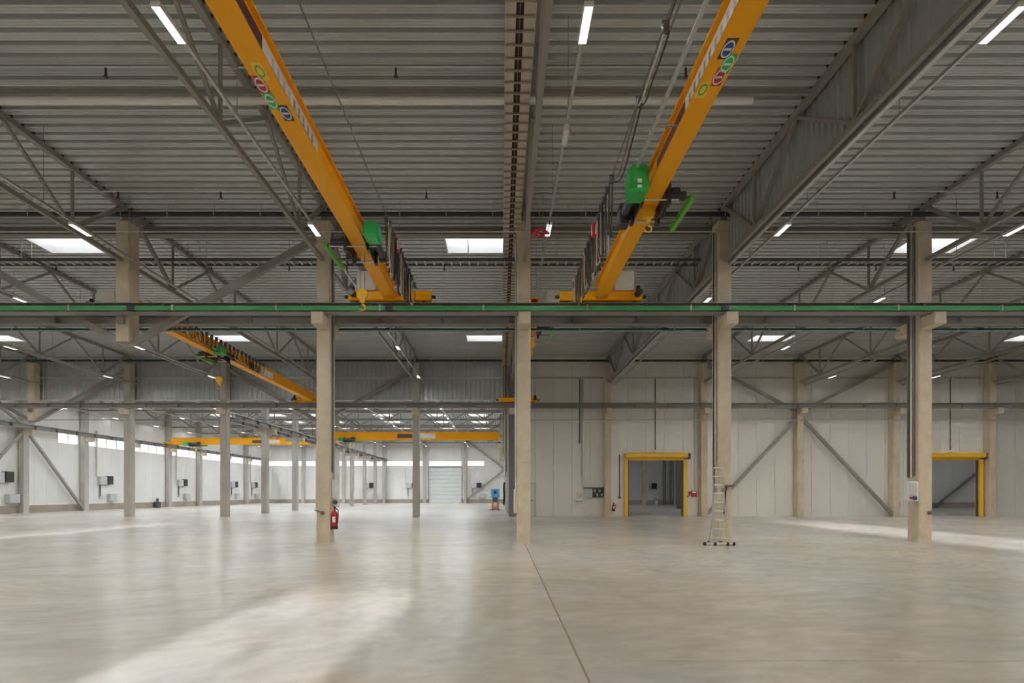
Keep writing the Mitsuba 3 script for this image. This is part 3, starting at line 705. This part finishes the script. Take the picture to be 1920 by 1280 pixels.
# near left crane
crane('yellow overhead travelling crane above the nearest bay, left one of the two', -3.24, 0.1, F1, ZG, side=1, ends=(True, True),
      signs=(8.0, [(.0, -.47, 'yellow_pale'), (-.09, -.22, 'red'), (-.085, .10, 'green_bright'), (.03, .36, 'blue')]),
      text=[(5.9, 7.35, .08, .33, 'brown'), (7.36, 9.6, .05, .35, 'sign_back')] + [(y0, y1, z0, z1, m) for y0, y1, z0, z1, m in [(7.66 + i * .2, 7.74 + i * .2, .1, .3, 'brown') for i in range(9)]])
hoist('hoist trolley with green motor cover and low hanging yellow hook on the left near crane', -3.24, 13.0, ZG, 1, drop=1.02, green='green_bright')
festoon('bunched cable loops hanging from a rail beside the left near crane', -2.42, 7.35, [11.9, 12.15, 12.45, 12.7, 12.95, 13.2, 13.5, 13.75, 14.05, 14.4, 14.75, 15.2, 15.7], [.85, .9, .95, .9, .95, 1.0, .95, .9, .85, .8, .7, .5], 16.2)
# near right crane
crane('yellow overhead travelling crane above the nearest bay, right one of the two', 2.92, 0.1, F1, ZG, side=-1,
      signs=(7.45, [(-.02, -.3, 'blue'), (.075, -.05, 'green_bright'), (.055, .18, 'red'), (-.08, .42, 'yellow_pale')]),
      text=[(6.45, 8.55, .05, .35, 'sign_back'), (8.56, 10.1, .08, .33, 'brown')] + [(6.7 + i * .2, 6.78 + i * .2, .1, .3, 'brown') for i in range(9)])
hoist('hoist trolley with large green motor cover on the right near crane', 2.92, 11.0, ZG, -1, drop=.12, green='green', big=True)
festoon('long slack cable loops and bunched cables hanging from a rail beside the right near crane', 2.06, 7.35, [3.9, 5.4, 7.0, 8.35, 10.4, 10.8, 11.15, 11.5, 11.85, 12.2, 12.5, 12.85, 13.2, 13.55, 13.9, 14.3, 14.7, 15.2, 15.7],
        [.12, .14, .16, .3, .9, 1.0, .95, 1.0, .95, .9, .95, .9, .9, .85, .8, .75, .7, .5], 16.2, seed=3)
def pendant(label, x, y, z0, z1):
    k = thing('pendant_control', label, 'pendant control')
    part(k, 'cord', M().rod((x, y, z0 + .3), (x, y, z1), .012, 6), 'cable_cream')
    part(k, 'body', M().cbox(x - .055, x + .055, y - .05, y + .05, z0, z0 + .3, .02), 'red', label='red pendant body')
    part(k, 'label_plate', M().box(x + .012, x + .05, y - .056, y - .049, z0 + .05, z0 + .26), 'white')
pendant('red and white pendant control hanging by the left near crane', -2.37, 12.75, 6.95, 7.35)
pendant('red and white pendant control hanging by the right near crane', 2.0, 12.0, 6.95, 7.35)
# arms carrying the festoon rails, as parts of the cranes
for kk, b, fb, pb in (('overhead_crane', -3.24, -2.42, -2.42), ('overhead_crane_001', 2.92, 2.06, 2.06)):
    for y in (1.5, 16.0):
        part(kk, 'bracket', M().box(min(b, pb), max(b, pb), y - .025, y + .025, 7.57, 7.61).box(fb - .02, fb + .02, y - .025, y + .025, 7.36, 7.58), 'alu')
solo('feed_bar', M().bar((2.45, 0.2, 7.33), (2.45, 10.1, 7.33), .05, .05), 'alu', 'pale bar along the left flank of the right near crane', 'rail')
for y in (1.0, 5.0, 9.0): part('overhead_crane_001', 'bracket', M().box(2.45, 2.84, y - .02, y + .02, 7.35, 7.38), 'alu')
# middle bay cranes
M0, M1 = Y1 + .55, Y2 - .55
crane('yellow overhead travelling crane above the middle bay, left behind the front columns', -11.62, M0, M1, 7.10, side=1, cabinet=2, h=.48, text=[(25.6, 26.7, .08, .4, 'brown'), (26.8, 28.3, .08, .4, 'sign_back')])
hoist('hoist trolley with green motor cover on the middle bay crane at the left', -11.62, 23.0, 7.10, 1, drop=.95)
festoon('cable loops hanging along the middle bay crane at the left', -11.1, 7.52, [17.9 + .36 * i for i in range(24)], [.36] * 23, 34.2, y_start=17.6)
for y in (18.2, 25.0, 33.0): part('overhead_crane_002', 'bracket', M().box(-11.6, -11.08, y - .025, y + .025, 7.51, 7.55), 'alu')
crane('yellow overhead travelling crane above the middle bay, hidden behind the middle column', 1.05, M0, M1, 7.10, side=-1, cabinet=2, h=.48)
hoist('hoist trolley on the crane behind the middle column', 1.05, 19.4, 7.14, -1, drop=.5)
# far hall cranes
crane('yellow overhead crane of the far hall, left one, spanning from the left wall', 58.4, -34.3, GX(-3) - .5, 6.52, axis='x', h=.7, rail_z=6.48, carz=6.5, side=-1, cabinet=False, text=[(-25.9, -24.6, .15, .45, 'brown'), (-24.5, -23.0, .12, .48, 'sign_back')])
hoist('hoist trolley with green motor cover on the left far hall crane', 58.4, -31.9, 6.52, -1, axis='x', drop=.5, green='green_bright')
crane('yellow overhead crane of the far hall, right one, above the sectional door', 56.3, GX(-3) + .5, GX(0) - .6, 6.80, axis='x', h=.8, rail_z=6.48, carz=6.5, side=-1, cabinet=False, text=[(-10.4, -8.9, .2, .6, 'brown'), (-8.8, -6.6, .15, .65, 'sign_back')])
hoist('hoist trolley with green motor cover on the right far hall crane', 56.3, -15.3, 6.80, -1, axis='x', drop=.5)

# ------------------------------------------------------------------ things on the columns
x1, x2, xm1 = GX(1), GX(2), GX(-1)
def pipes(label, specs):
    k = thing('conduit', label, 'conduit')
    for (x, y, z0, z1, r, mat) in specs: part(k, 'pipe', M().rod((x, y, z0), (x, y, z1), r, 8), mat, smooth=40)
pipes('grey conduits up the left flank of the ladder column', [(x1 - .235, Y1 - .12, 2.35, 9.4, .03, 'galv'), (x1 - .225, Y1 + .05, 1.1, 9.4, .02, 'dark_grey')])
pipes('three grey conduits up the left flank of the right-hand column', [(x2 - .235, Y1 + .16, 1.95, 9.5, .03, 'dark_steel'), (x2 - .235, Y1 + .02, 1.95, 9.5, .033, 'galv'), (x2 - .22, Y1 - .08, 2.0, 9.5, .02, 'dark_steel')])
pipes('dark conduit up the right flank of the fire extinguisher column', [(xm1 + .23, Y1 - .05, 2.1, 9.4, .025, 'dark_steel'), (xm1 + .225, Y1 + .12, 1.9, 9.4, .02, 'galv')])
pipes('pale conduits up the left flank of the middle column', [(GX(0) - .235, Y1 + .1, 1.95, 9.4, .03, 'galv'), (GX(0) - .23, Y1 - .05, 2.15, 9.4, .022, 'galv')])
k = thing('switch_box', 'white switch box with grey front and red knob on the right-hand column', 'switch box')
part(k, 'box', M().cbox(x2 - .52, x2 - .20, Y1 - .25, Y1 - .02, 1.22, 1.82, .03), 'white')
part(k, 'front_panel', M().cbox(x2 - .50, x2 - .28, Y1 - .275, Y1 - .245, 1.4, 1.78, .02), 'grey_box')
part(k, 'socket', M().cbox(x2 - .40, x2 - .28, Y1 - .30, Y1 - .245, 1.27, 1.38, .02), 'blue', label='blue socket')
part(k, 'knob', M().rod((x2 - .46, Y1 - .245, 1.33), (x2 - .46, Y1 - .31, 1.33), .035, 12), 'red', smooth=40, label='red knob')
def valve(x, label, hose=False, ext=.0, z=.88):
    k = thing('air_coupling', label, 'air coupling'); y = Y1 - CL / 2
    part(k, 'body', M().cbox(x - .04, x + .04, y - .09, y + .005, z - .05, z + .05, .015).rod((x, y - .05, z + .02), (x + ext, y - .05, z + .08), .02, 8), 'dark_steel')
    if hose: part(k, 'hose', M().tube([(x + .08 * 0, y - .06, z + .05), (x - .02, y - .08, z - .2), (x - .015, y - .07, z - .5), (x - .03, y - .06, z - .75)], .015, 6), 'black', smooth=40)
valve(x2 + .08, 'dark air coupling low on the right-hand column', ext=.14)
valve(xm1 - .0, 'dark air coupling low on the fire extinguisher column', ext=-.22)
k = thing('air_coupling', 'dark air coupling with hanging hose on the ladder column', 'air coupling')
y = Y1 - CL / 2
part(k, 'body', M().cbox(x1 - .0, x1 + .08, y - .09, y + .005, 1.62, 1.72, .015).rod((x1 + .04, y - .05, 1.68), (x1 + .26, y - .05, 1.7), .025, 8), 'dark_steel')
part(k, 'hose', M().tube([(x1 + .03, y - .06, 1.66), (x1 - .02, y - .09, 1.5), (x1 - .02, y - .07, 1.2), (x1 - .03, y - .06, .98)], .02, 6), 'black', smooth=40)
part(k, 'nozzle', M().cbox(x1 - .09, x1 + .01, y - .1, y + .005, .86, .98, .02), 'black')
# fire extinguishers
def extinguisher(x, y, z, label, r=.085, h=.5):
    k = thing('fire_extinguisher', label, 'fire extinguisher')
    prof = [(0.001, 0), (r, .01), (r, h * .72), (r * .85, h * .82), (r * .3, h * .9), (r * .28, h)]
    a = np.arange(16) * 2 * np.pi / 16
    v = np.vstack([np.c_[x + q * np.cos(a), y + q * np.sin(a), np.full(16, z + t)] for q, t in prof]); f = []
    for i in range(len(prof) - 1):
        for j in range(16):
            b, c = i * 16 + j, i * 16 + (j + 1) % 16; f += [(b, c, c + 16), (b, c + 16, b + 16)]
    part(k, 'cylinder', M().add(v, f), 'red', smooth=40)
    part(k, 'foot_ring', M().rod((x, y, z - .03), (x, y, z + .06), r + .006, 16), 'black', smooth=40)
    part(k, 'valve', M().cbox(x - .03, x + .03, y - .03, y + .03, z + h, z + h + .06, .01).bar((x, y, z + h + .07), (x - .02, y - .12, z + h + .1), .02, .015), 'black')
    part(k, 'hose', M().tube([(x + .03, y - .02, z + h + .02), (x + r + .03, y - .05, z + h - .05), (x + r + .03, y - .06, z + h * .5), (x + r + .01, y - .05, z + .15)], .014, 6), 'black', smooth=40)
    part(k, 'label', M().box(x - .045, x + .045, y - r - .004, y - r + .02, z + h * .3, z + h * .6), 'white')
extinguisher(xm1 + .31, Y1 - .12, .42, 'red fire extinguisher on the front column left of the middle', r=.09, h=.58)
k = thing('sign_box', 'grey sign box above the red fire extinguisher', 'sign box')
part(k, 'box', M().cbox(xm1 + .2, xm1 + .38, Y1 - .1, Y1 + .1, 1.3, 1.85, .02), 'sign_back'); part(k, 'knob', M().rod((xm1 + .33, Y1 - .1, 1.2), (xm1 + .33, Y1 - .2, 1.2), .07, 12), 'dark_grey', smooth=40)
extinguisher(GX(1) + .42, YW - .13, .38, 'small red fire extinguisher on the right wall, left of the first roller door', r=.09, h=.42)
extinguisher(GX(4) + .33, YW - .13, .5, 'red fire extinguisher just left of the white switch box, on the far side', r=.08, h=.45)

# ------------------------------------------------------------------ ladder leaning on column 1
k = thing('step_ladder', 'aluminium combination ladder leaning at the column right of the middle', 'ladder')
yl, yt = 15.75, 16.62
LB = V3(6.02, yl, .05), V3(6.38, yl, .05); LT = V3(6.28, yt, 2.32), V3(6.55, yt, 2.32)
for a, b in zip(LB, LT): part(k, 'stile', M().bar(a, b, .03, .075), 'alu')
for i in range(9):
    t = (i + .6) / 9; part(k, 'rung', M().bar(LB[0] + (LT[0] - LB[0]) * t, LB[1] + (LT[1] - LB[1]) * t, .035, .03), 'alu')
B2 = V3(6.14, 16.55, .03), V3(6.50, 16.55, .03); T2 = V3(6.29, 16.35, 1.62), V3(6.50, 16.35, 1.62)
for a, b in zip(B2, T2): part(k, 'rear_stile', M().bar(a, b, .03, .065), 'alu')
for i in range(6):
    t = (i + .5) / 6; part(k, 'rear_rung', M().bar(B2[0] + (T2[0] - B2[0]) * t, B2[1] + (T2[1] - B2[1]) * t, .03, .03), 'alu')
part(k, 'stabiliser', M().bar((5.72, yl, .06), (6.56, yl, .06), .05, .05), 'alu')
for x in (5.73, 6.02, 6.38, 6.55): part(k, 'foot', M().cbox(x - .035, x + .035, yl - .045, yl + .045, 0.0, .09, .01), 'black')
part(k, 'hinge', M().cbox(6.26, 6.30, 16.27, 16.43, 1.50, 1.62, .015).cbox(6.47, 6.51, 16.27, 16.43, 1.50, 1.62, .015), 'steel')
for x in (6.14, 6.50): part(k, 'foot', M().cbox(x - .03, x + .03, 16.5, 16.6, 0, .05, .01), 'black')

# ------------------------------------------------------------------ things on the right wall
wy = YW
k = thing('distribution_board', 'grey distribution board with rows of sockets, left of the first roller door', 'distribution board')
part(k, 'cabinet', M().cbox(5.28, 5.78, wy - .18, wy, 1.15, 1.78, .02), 'grey_box')
part(k, 'cabinet', M().cbox(5.80, 6.46, wy - .16, wy, 1.2, 1.76, .02), 'dark_grey')
for r in range(2):
    for c in range(4): part(k, 'socket', M().cbox(5.85 + c * .15, 5.97 + c * .15, wy - .22, wy - .155, 1.28 + r * .25, 1.44 + r * .25, .02), 'grey_box' if (r + c) % 2 else 'black')
part(k, 'cover', M().box(5.24, 6.5, wy - .24, wy, 1.79, 1.83), 'dark_grey')
k = thing('wash_basin', 'small white basin with tap on the right wall below the conduits', 'basin')
part(k, 'bowl', M().cbox(4.72, 5.15, wy - .32, wy, .95, 1.12, .05), 'white'); part(k, 'backplate', M().cbox(4.78, 5.1, wy - .03, wy, 1.12, 1.5, .01), 'skin_box')
part(k, 'tap', M().tube([(5.02, wy - .02, 1.3), (5.02, wy - .12, 1.34), (5.02, wy - .15, 1.25)], .015, 6), 'orange_brown')
pipes('vertical conduits on the right wall above the distribution board', [(5.20, wy - .05, 1.75, 8.7, .06, 'galv'), (4.98, wy - .04, 4.6, 8.7, .03, 'dark_grey'), (5.08, wy - .04, 2.5, 8.7, .02, 'galv')])
pipes('thin conduit on the right wall up from the first roller door', [(9.76, wy - .03, 4.2, 8.7, .025, 'dark_grey')])
pipes('thin conduit on the right wall right of the first roller door', [(12.22, wy - .03, 1.7, 8.7, .03, 'galv')])
pipes('thin conduit on the right wall up from the second roller door', [(28.4, wy - .03, 4.2, 8.7, .025, 'dark_grey')])
pipes('short conduit with a knob left of the first roller door', [(7.5, wy - .03, 1.25, 3.9, .02, 'dark_grey')])
solo('pull_switch', M().rod((7.5, wy - .0, 1.2), (7.5, wy - .12, 1.2), .08, 12), 'dark_grey', 'round dark switch at the lower end of a conduit left of the first roller door', 'switch', smooth=40)
k = thing('alarm_box', 'red fire alarm box on the right wall, right of the first roller door', 'alarm box')
part(k, 'box', M().cbox(12.02, 12.36, wy - .15, wy, 1.25, 1.62, .02), 'red'); part(k, 'front', M().box(12.06, 12.32, wy - .16, wy - .149, 1.48, 1.58), 'sign_back')
k = thing('cable_loop', 'black cable loop hanging left of the red fire alarm box', 'cable')
part(k, 'loop', M().tube([(11.82 + .09 * math.cos(a), wy - .06, 1.42 + .16 * math.sin(a)) for a in np.linspace(math.pi * .95, math.pi * 2.2, 14)], .02, 6), 'black', smooth=40)
part(k, 'plug', M().cbox(11.86, 11.97, wy - .1, wy, 1.44, 1.56, .02), 'dark_grey')
k = thing('push_button_box', 'small grey push button box on the right wall, right of the second roller door', 'push button')
part(k, 'box', M().cbox(30.62, 30.86, wy - .12, wy, 1.25, 1.65, .02), 'grey_box'); part(k, 'button', M().rod((30.74, wy - .12, 1.5), (30.74, wy - .17, 1.5), .05, 10), 'dark_grey')
solo('emergency_button', M().cbox(1.02, 1.16, wy - .1, wy, 1.2, 1.4, .02), 'red', 'small red call point beside the grey service door', 'call point')
k = thing('cable_duct', 'thin perforated cable duct along the upper right wall', 'cable duct')
part(k, 'duct', M().box(1.0, XR - .2, wy - .09, wy - .02, 8.70, 8.76), 'galv')
m = M(); x = 1.1
while x < XR - .3: m.box(x, x + .03, wy - .09, wy, 8.76, 8.84); x += .3
key = part(k, 'clips', m, 'galv'); labels[key] = {'kind': 'stuff'}
solo('junction_box', M().cbox(GX(0) - .30, GX(0) - .18, Y1 - .1, Y1 + .15, .85, 1.6, .02), 'skin_box', 'narrow pale box on the left flank of the middle column', 'junction box')

# red coil on the light rail beside the middle column
k = thing('cable_coil', 'coil of red cable hung near the top of the middle column', 'cable coil')
part(k, 'coil', M().tube([(0.95 + .19 * math.cos(a) + .02 * a / 6, 14.0 + .1 * math.sin(a), 7.98 + .05 * math.sin(3 * a)) for a in np.linspace(0, 6 * math.pi, 60)], .028, 6), 'red', smooth=40)
part(k, 'strap', M().tube([(1.14, 14.0, 7.98), (1.2, 14.0, 8.1), (1.22, 14.0, 8.29)], .012, 5), 'black')

# ------------------------------------------------------------------ far hall equipment
def wall_board(x, y, label, axis='y', s=1):
    """board on a wall: conduit from above, grey boxes, black screen, hanging cable; runs along the wall"""
    k = thing('control_station', label, 'control station')
    def bx(a0, a1, d0, d1, z0, z1, c=.02):
        d0, d1 = d0 + (.045 if z0 < .6 else .004), d1 + .045
        return M().cbox(x + d0, x + d1, y + a0, y + a1, z0, z1, c) if axis == 'y' else M().cbox(x + a0, x + a1, y - d1, y - d0, z0, z1, c)
    part(k, 'conduit', bx(-.08, .06, 0.0, .08, 2.9, 6.9 if axis == 'y' else 5.2), 'skin_box')
    part(k, 'cabinet', bx(.15, 1.0, 0.0, .25, 2.2, 2.95), 'grey_box')
    part(k, 'screen', bx(1.02, 1.7, 0.0, .3, 2.25, 3.0), 'black')
    part(k, 'cable', bx(.35, .42, .02, .08, 1.2, 2.2), 'dark_grey'); part(k, 'plug', bx(.25, .55, 0, .12, 1.05, 1.25), 'grey_box')
    part(k, 'heater', bx(1.3, 2.2, 0.0, .3, .75, 1.4), 'grey_box')
for j, s in ((1, 'near the left edge'), (2, 'behind the second-row column'), (4, 'left of the far runway columns'), (6, 'far back'), (7, 'farthest back')):
    wall_board(XL, FY(j) + (-2.6 if j == 1 else 1.7), f'grey control station with black screen on the left wall, {s}')
for x, s in ((-20.5, 'leftmost'), (-14.2, 'left of the sectional door'), (-4.6, 'right of the sectional door')):
    wall_board(x, YF, f'grey control station with black screen on the far wall, {s}', axis='x')
# machine with blue head
k = thing('floor_machine', 'upright machine with blue top panel on a wheeled brown base in the far hall', 'machine')
mx, my = -.46, 46.0
part(k, 'base', M().cbox(mx - .3, mx + .3, my - .35, my + .35, .14, .75, .05), 'orange_brown'); part(k, 'drum', M().rod((mx, my - .36, .55), (mx, my - .1, .55), .16, 14), 'skin_box', smooth=40)
part(k, 'column', M().cbox(mx - .22, mx + .22, my - .2, my + .2, .75, 1.1, .04), 'dark_grey')
part(k, 'head', M().cbox(mx - .35, mx + .35, my - .2, my + .2, 1.1, 1.82, .05), 'sky_blue', label='light blue head panel'); part(k, 'screen', M().cbox(mx - .12, mx + .12, my - .22, my - .19, 1.42, 1.68, .01), 'blue')
for dx in (-.26, .26):
    for dy in (-.28, .28): part(k, 'wheel', M().rod((mx + dx - .03, my + dy, .08), (mx + dx + .03, my + dy, .08), .08, 12), 'black', smooth=40)
for dx in (-.5, .5): part(k, 'outrigger', M().box(mx + min(dx, 0), mx + max(dx, 0), my - .3, my - .24, .1, .15), 'dark_steel')
k = thing('pump', 'small dark pump standing by the plinth of the left wall', 'pump')
part(k, 'body', M().cbox(XL + .1, XL + .6, FY(4) - 2.4, FY(4) - 1.9, 0, .6, .06), 'dark_grey'); part(k, 'top', M().rod((XL + .35, FY(4) - 2.15, .6), (XL + .35, FY(4) - 2.15, .95), .12, 12), 'dark_steel', smooth=40)
k = thing('hose_bundle', 'dark bundle of hoses hanging on a column at the right side of the far hall', 'hose bundle')
part(k, 'hose', M().tube([(.295, FY(2), 2.3), (.25, FY(2) - .05, 1.9), (.29, FY(2), 1.2), (.24, FY(2) - .05, .5)], .09, 8), 'black', smooth=40)
part(k, 'hook', M().cbox(.22, .389, FY(2) - .15, FY(2) + .15, 2.3, 2.4, .02), 'dark_grey')
# the room behind the roller doors
column(15.9, 62.0, 'pale column in the room behind the first roller door')
column(16.9, 53.0, 'dark column in the room just inside the first roller door, right', mat='column_grey')
pipes('dark vertical pipes on the back wall of the room behind the first roller door', [(20.95, 71.7, 0, 9.5, .16, 'dark_steel'), (21.75, 71.7, 0, 9.5, .13, 'dark_steel'), (22.3, 71.7, 0, 9.5, .2, 'galv')])
k = thing('wall_screen', 'black screen on the back wall of the room behind the first roller door', 'screen')
part(k, 'panel', M().cbox(19.35, 20.0, 71.75, 71.998, 2.0, 2.75, .03), 'black'); part(k, 'box', M().cbox(19.0, 19.34, 71.8, 71.998, 1.9, 2.7, .02), 'grey_box')
solo('white_box', M().cbox(19.55, 20.15, 71.3, 71.9, .6, 1.25, .04).box(19.65, 20.05, 71.4, 71.8, 0, .6), 'white', 'white box below the black screen behind the first roller door', 'box')
panel_wall('wall_annex_side', 'x', 56.0, 25.5, XR, 0.15, [], plinth=True, step=2.5)
brace('wall_bracing', [((43.2, 55.75, .15), (49.6, 55.75, 5.2))], 'dark slanting brace in the room behind the second roller door', 'dark_steel')
column(42.3, 55.6, 'dark column in the room behind the second roller door', mat='column_grey')
